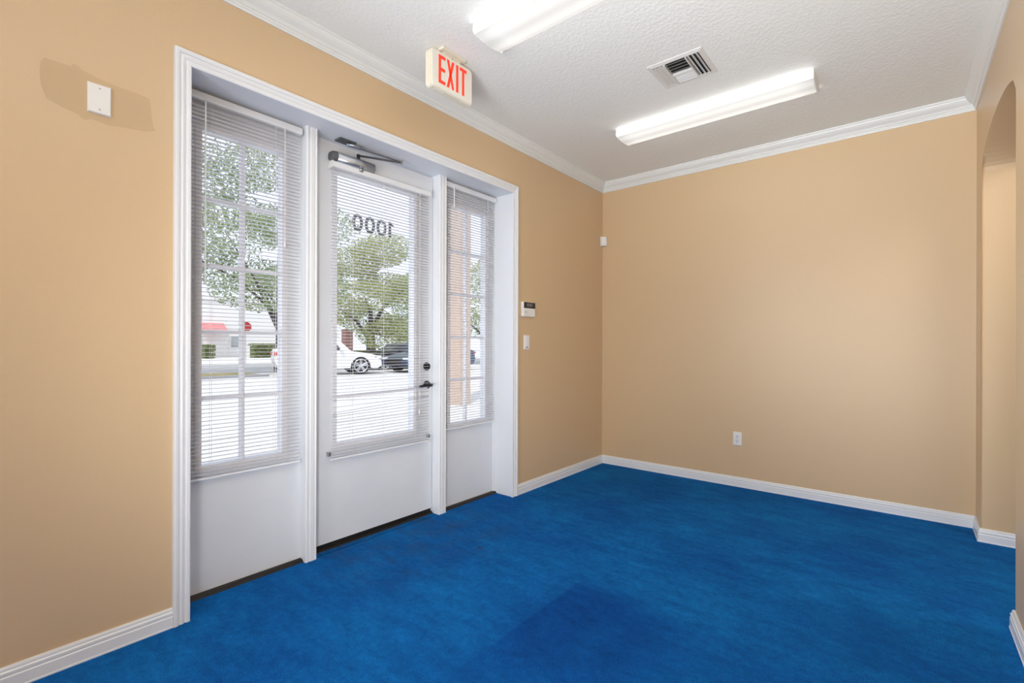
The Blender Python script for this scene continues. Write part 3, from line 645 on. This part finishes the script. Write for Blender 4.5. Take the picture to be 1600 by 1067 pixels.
# ------------------------------------------------------------------ outside: cars
def car(name, label, loc, rotz, paint, L=4.5, Wd=1.82, suv=True):
    """nose towards +y (local); origin at ground under the centre"""
    t = thing(name, label, 'car', loc, rotz, None)
    a = L / 2; top = 1.62 if suv else 1.42
    belt = 0.98 if suv else 0.90; hood = 0.97 if suv else 0.86
    sill = 0.27
    wr = 0.375 if suv else 0.335; fy, ry = a - 0.92, -a + 0.88
    lower = [(-a + 0.03, 0.55), (-a, 0.70), (-a + 0.05, belt + 0.08), (-a + 0.25, belt + 0.12), (a - 1.35, belt + 0.02), (a - 0.55, hood - 0.07), (a - 0.16, hood - 0.19), (a - 0.02, 0.60), (a - 0.03, 0.36), (a - 0.20, sill)]
    def arch(c): return [(c + (wr + 0.05) * math.cos(PI * k / 8), 0.30 + (wr + 0.07) * math.sin(PI * k / 8)) for k in range(9)]
    outline = lower + [(fy + wr + 0.06, sill)] + arch(fy) + [(fy - wr - 0.06, sill), (ry + wr + 0.06, sill)] + arch(ry) + [(ry - wr - 0.06, sill), (-a + 0.15, sill + 0.05)]
    bm = prism(bmesh.new(), outline, 'x', -Wd / 2, Wd / 2)
    bmesh.ops.bevel(bm, geom=[e for e in bm.edges if abs(e.verts[0].co.x - e.verts[1].co.x) < 1e-5 and max(v.co.z for v in e.verts) > 0.75], offset=0.07, segments=3, affect='EDGES')
    obj('body', bm, paint, t)
    # cabin tapering to the roof
    b0 = [(-a + 0.18, belt + 0.06), (a - 1.30, belt + 0.0)]
    rf = (-a + (0.45 if suv else 1.05), a - (2.05 if suv else 2.15))
    rows = []
    for k, (z, y0, y1, w) in enumerate(((belt, b0[0][0], b0[1][0], Wd / 2 - 0.05), (belt + (top - belt) * 0.86, rf[0] + (-0.10 if suv else -0.25), rf[1] + 0.20, Wd / 2 - 0.20), (top, rf[0] + 0.08, rf[1] - 0.18, Wd / 2 - 0.30))):
        rows.append([(-w, y0, z), (w, y0, z), (w, y1, z), (-w, y1, z)])
    obj('cabin', sweep(bmesh.new(), rows), paint, t)
    zt = belt + (top - belt) * 0.80
    for s in (-1, 1):
        f = (zt - belt - 0.05) / ((top - belt) * 0.86)
        w0, w1 = Wd / 2 - 0.05 - 0.012, Wd / 2 - 0.05 - 0.15 * f + 0.004
        ys = (b0[0][0] + 0.30, (b0[0][0] + b0[1][0]) / 2 - 0.05, b0[1][0] - 0.35); yt = (rf[0] + 0.12, (rf[0] + rf[1]) / 2 + 0.05, rf[1] + 0.02)
        for k in (0, 1):
            p = [(ys[k] + 0.04, belt + 0.05, w0), (ys[k + 1] - 0.03, belt + 0.05, w0), (yt[k + 1] - 0.03, zt, w1), (yt[k] + 0.04, zt, w1)]
            bm = bmesh.new(); sweep(bm, [[(s * (w - d), y, z) for y, z, w in p] for d in (0.02, -0.006)])
            obj('side_window', bm, M['car_glass'], t)
        obj('mirror', B(min(s * (Wd / 2 - 0.02), s * (Wd / 2 + 0.17)), max(s * (Wd / 2 - 0.02), s * (Wd / 2 + 0.17)), b0[1][0] - 0.50, b0[1][0] - 0.38, belt + 0.02, belt + 0.16, bev=0.03), paint, t)
        obj('headlamp', B(s * Wd / 2 - (0.30 if s > 0 else 0.0), s * Wd / 2 + (0.0 if s > 0 else 0.30), a - 0.36, a - 0.03, hood - 0.30, hood - 0.17, bev=0.03), M['lamp_white'], t)
        obj('tail_lamp', B(s * Wd / 2 - (0.25 if s > 0 else 0.005), s * Wd / 2 + (0.005 if s > 0 else 0.25), -a - 0.01, -a + 0.16, 0.84, 0.95, bev=0.02), M['lamp_red'], t)
        for cy in (fy, ry):
            xo = s * (Wd / 2 - 0.10)
            wh = obj('wheel', cyl(bmesh.new(), (xo - 0.11, cy, wr), 'x', wr, 0.22, 28), M['tyre'], t)
            rim = bmesh.new(); xr = xo + s * 0.112
            tube(rim, [(xr, cy + (wr - 0.10) * math.cos(2 * PI * k / 24), wr + (wr - 0.10) * math.sin(2 * PI * k / 24)) for k in range(25)], 0.022, 6)
            for k in range(5):
                an = 2 * PI * k / 5 + 0.3
                for dv in (-0.13, 0.13): tube(rim, [(xr, cy + 0.05 * math.cos(an + dv * 3), wr + 0.05 * math.sin(an + dv * 3)), (xr, cy + (wr - 0.10) * math.cos(an + dv), wr + (wr - 0.10) * math.sin(an + dv))], 0.022, 5)
            cyl(rim, (xr - 0.02, cy, wr), 'x', 0.06, 0.04, 12)
            obj('rim', rim, M['alloy'], wh)
    # windscreen and rear window
    for (ya, yb, e) in ((b0[1][0] - 0.02, rf[1] + 0.24, 1), (b0[0][0] + 0.02, rf[0] - 0.06 if suv else rf[0] - 0.20, -1)):
        bm = bmesh.new(); zt2 = belt + (top - belt) * 0.80
        p = [(-Wd / 2 + 0.16, ya, belt + 0.05), (Wd / 2 - 0.16, ya, belt + 0.05), (Wd / 2 - 0.27, yb, zt2), (-Wd / 2 + 0.27, yb, zt2)]
        sweep(bm, [[(x, y + d, z) for x, y, z in p] for d in (-0.04 * e, 0.018 * e)])
        obj('windscreen' if e > 0 else 'rear_window', bm, M['car_glass'], t)
    obj('front_bumper_grille', B(-0.55, 0.55, a - 0.10, a - 0.005, 0.36, 0.62, bev=0.02), M['tyre'], t)
    return t
car('parked_car', 'white parked car nearest the door seen through the door glass', (CX - 19.3, 10.95, -0.005), -0.34, M['car_white'], 4.25, 1.82, True)
car('parked_car', 'dark grey sedan parked behind the white car and facing it', (CX - 20.4 - 0.9, 16.35, -0.055), PI - 0.10, M['car_dark'], 4.7, 1.82, False)
car('parked_car', 'dark blue parked car seen past the tan column', (CX - 17.2 - 0.9, 15.75, -0.005), PI + 0.03, M['car_blue'], 4.6, 1.8, False)

# ------------------------------------------------------------------ outside: trees and hedges
def leaves(bm_list, n, blobs, size, seed):
    rd = random.Random(seed); V, F = bm_list
    for i in range(n):
        c, r = blobs[rd.randrange(len(blobs))]
        while True:
            d = Vector((rd.uniform(-1, 1), rd.uniform(-1, 1), rd.uniform(-1, 1)))
            if 0.15 < d.length < 1: break
        d *= d.length ** -0.35
        p = Vector((c[0] + d.x * r[0], c[1] + d.y * r[1], c[2] + d.z * r[2]))
        u = Vector((rd.gauss(0, 1), rd.gauss(0, 1), rd.gauss(0, 0.6))).normalized(); w = u.cross(Vector((rd.gauss(0, 1), rd.gauss(0, 1), rd.gauss(0, 1)))).normalized()
        s = size * rd.uniform(0.6, 1.3); k = len(V)
        V += [p - u * s, p + w * s * 0.45 - u * s * 0.1, p + u * s, p - w * s * 0.45 - u * s * 0.1]; F.append((k, k + 1, k + 2, k + 3))
def foliage(n, blobs, size, seed, mt, parent):
    V, F = [], []; leaves((V, F), n, blobs, size, seed)
    me = bpy.data.meshes.new('foliage'); me.from_pydata([tuple(v) for v in V], [], F); me.update()
    o = link('foliage', me, mt, parent); o['kind'] = 'stuff'; return o
def tree(label, loc, trunk_r, fork, blobs, n, leaf, size, mt, seed, group='trees across the parking lot'):
    t = thing('tree', label, 'tree', loc, 0, group)
    obj('trunk', tube(bmesh.new(), [(0, 0, 0), (0.05, 0.02, fork * 0.5), (-0.04, 0.06, fork), (0.02, 0.0, fork * 1.8), (0, 0, fork * 2.6)], [trunk_r * 1.25, trunk_r, trunk_r * 0.85, trunk_r * 0.55, trunk_r * 0.2], 10), M['bark'], t, True)
    rd = random.Random(seed + 1)
    for c, r in blobs[:6]:
        z0 = fork * rd.uniform(0.75, 1.4)
        mid = (c[0] * 0.45 + rd.uniform(-.2, .2), c[1] * 0.45 + rd.uniform(-.2, .2), z0 + (c[2] - z0) * 0.6)
        obj('branch', tube(bmesh.new(), [(0, 0, z0), mid, c], [trunk_r * 0.5, trunk_r * 0.32, trunk_r * 0.1], 7), M['bark'], t, True)
    foliage(n, blobs, size, seed, mt, t)
    return t
def crown(seed, R, z0, z1, k=11, oy=0.0):
    rd = random.Random(seed); out = []
    for i in range(k):
        a = 2 * PI * i / k * 2.4; z = z0 + (z1 - z0) * (i + 0.5) / k; q = R * 0.62 * math.sqrt(max(0.08, 1 - abs((z - z0) / (z1 - z0) - 0.40) * 1.3))
        out.append(((q * math.cos(a) * rd.uniform(.6, 1.1), q * math.sin(a) * rd.uniform(.6, 1.1) + oy, z), (R * 0.45, R * 0.45, (z1 - z0) * 0.15)))
    return out
tree('broad green tree with a crooked trunk seen through the left sidelight', (CX - 23.0, 10.55, 0.0), 0.17, 2.3, crown(3, 5.0, 3.3, 9.6, 11, -1.3), 20000, 0.0, 0.085, M['leaf'], 11)
tree('yellow green tree with a forked trunk behind the parked cars', (CX - 29.0, 19.7, 0.0), 0.34, 1.6, crown(5, 4.6, 1.6, 8.4), 24000, 0.0, 0.092, M['leaf_yellow'], 21)
tree('leafy green tree behind the sedan at right of the door glass', (CX - 40.0, 32.0, 0.0), 0.28, 2.0, crown(8, 4.6, 1.0, 8.4), 10000, 0.0, 0.15, M['leaf'], 31)
tree('open green tree seen to the right of the tan column', (CX - 24.0, 26.4, 0.0), 0.22, 2.0, crown(12, 3.8, 1.2, 7.6), 10000, 0.0, 0.09, M['leaf_yellow'], 41)
def hedge(label, loc, sx, sy, sz, seed):
    t = thing('hedge', label, 'hedge', loc, 0, None)
    obj('hedge_core', B(-sx / 2 + 0.15, sx / 2 - 0.15, -sy / 2 + 0.15, sy / 2 - 0.15, 0, sz - 0.18), M['leaf_hedge'], t)
    rd = random.Random(seed); V, F = [], []
    for i in range(int(900 * sy)):
        f = rd.random()
        p = Vector((sx / 2 + rd.uniform(-.1, .06), rd.uniform(-sy / 2, sy / 2), rd.uniform(0, sz))) if f < .5 else Vector((rd.uniform(-sx / 2, sx / 2), rd.uniform(-sy / 2, sy / 2), sz + rd.uniform(-.12, .05)))
        u = Vector((rd.gauss(0, 1), rd.gauss(0, 1), rd.gauss(0, 1))).normalized(); w = u.orthogonal(); s = 0.07; k = len(V)
        V += [p - u * s, p + w * s * .5, p + u * s, p - w * s * .5]; F.append((k, k + 1, k + 2, k + 3))
    me = bpy.data.meshes.new('foliage'); me.from_pydata([tuple(v) for v in V], [], F); me.update()
    o = link('foliage', me, M['leaf_hedge'], t); o['kind'] = 'stuff'
    return t
hedge('clipped green hedge in front of the white building behind the left sidelight', (CX - 48.5, 20.9, 0), 1.2, 2.6, 1.3, 1)
hedge('short clipped hedge left of the pink awning posts', (CX - 48.5, 15.95, 0), 1.2, 0.9, 1.2, 2)
hedge('dark low hedge running behind the parked cars', (CX - 33.0, 22.5, 0), 1.3, 8.0, 0.75, 3)

# ------------------------------------------------------------------ outside: white building with awning, stop sign
bx = CX - 52.0
bd = thing('white_building', 'white stucco building across the street behind the trees', 'building', (bx, 20.0, 0))
obj('wall', B(-8, 0, -10, 11.2, 0, 5.6), M['stucco_white'], bd)
obj('roof_parapet', B(-8.1, 0.15, -10.15, 11.35, 5.6, 6.0, bev=0.03), M['stucco_white'], bd)
for yy in (-6.5, -0.2, 4.4, 7.6):
    w = obj('window', B(0.0, 0.05, yy - 0.7, yy + 0.7, 0.9, 2.2), M['stucco_white'], bd); obj('pane', B(0.05, 0.07, yy - 0.6, yy + 0.6, 1.0, 2.1), M['far_glass'], w)
aw = obj('awning', sweep(bmesh.new(), [[(0.0, y, 3.35), (1.3, y, 2.55), (1.3, y, 2.30), (1.26, y, 2.30), (1.26, y, 2.52), (0.0, y, 3.28)] for y in (-3.75, -1.50)]), M['awning'], bd); aw['label'] = 'faded pink-red canvas awning'
for yy in (-3.7, -1.55): obj('awning_post', cyl(bmesh.new(), (1.2, yy, 0), 'z', 0.06, 2.4, 10), M['post_grey'], bd)
bp_ = thing('brick_pier', 'brown brick pier between the white building and the trees', 'pier', (CX - 44.0, 27.15, 0))
obj('shaft', B(-0.4, 0.4, -0.42, 0.42, 0, 2.75), M['brick_brown'], bp_)
obj('cap', B(-0.45, 0.45, -0.47, 0.47, 2.75, 2.85, bev=0.02), M['brick_brown'], bp_)
st = thing('stop_sign', 'red octagonal road sign on a grey post behind the left sidelight', 'sign', (CX - 33.0, 13.05, 0), math.atan2(-13.05, 33.0))
obj('post', B(-0.03, 0.03, -0.03, 0.03, 0, 2.75), M['post_grey'], st)
oc = [(0.38 * math.cos(PI / 8 + PI / 4 * k), 2.40 + 0.38 * math.sin(PI / 8 + PI / 4 * k)) for k in range(8)]
obj('border', prism(bmesh.new(), oc, 'x', 0.03, 0.034), M['plastic'], st)
oc2 = [(0.35 * math.cos(PI / 8 + PI / 4 * k), 2.40 + 0.35 * math.sin(PI / 8 + PI / 4 * k)) for k in range(8)]
obj('face', prism(bmesh.new(), oc2, 'x', 0.034, 0.038), M['sign_red'], st)
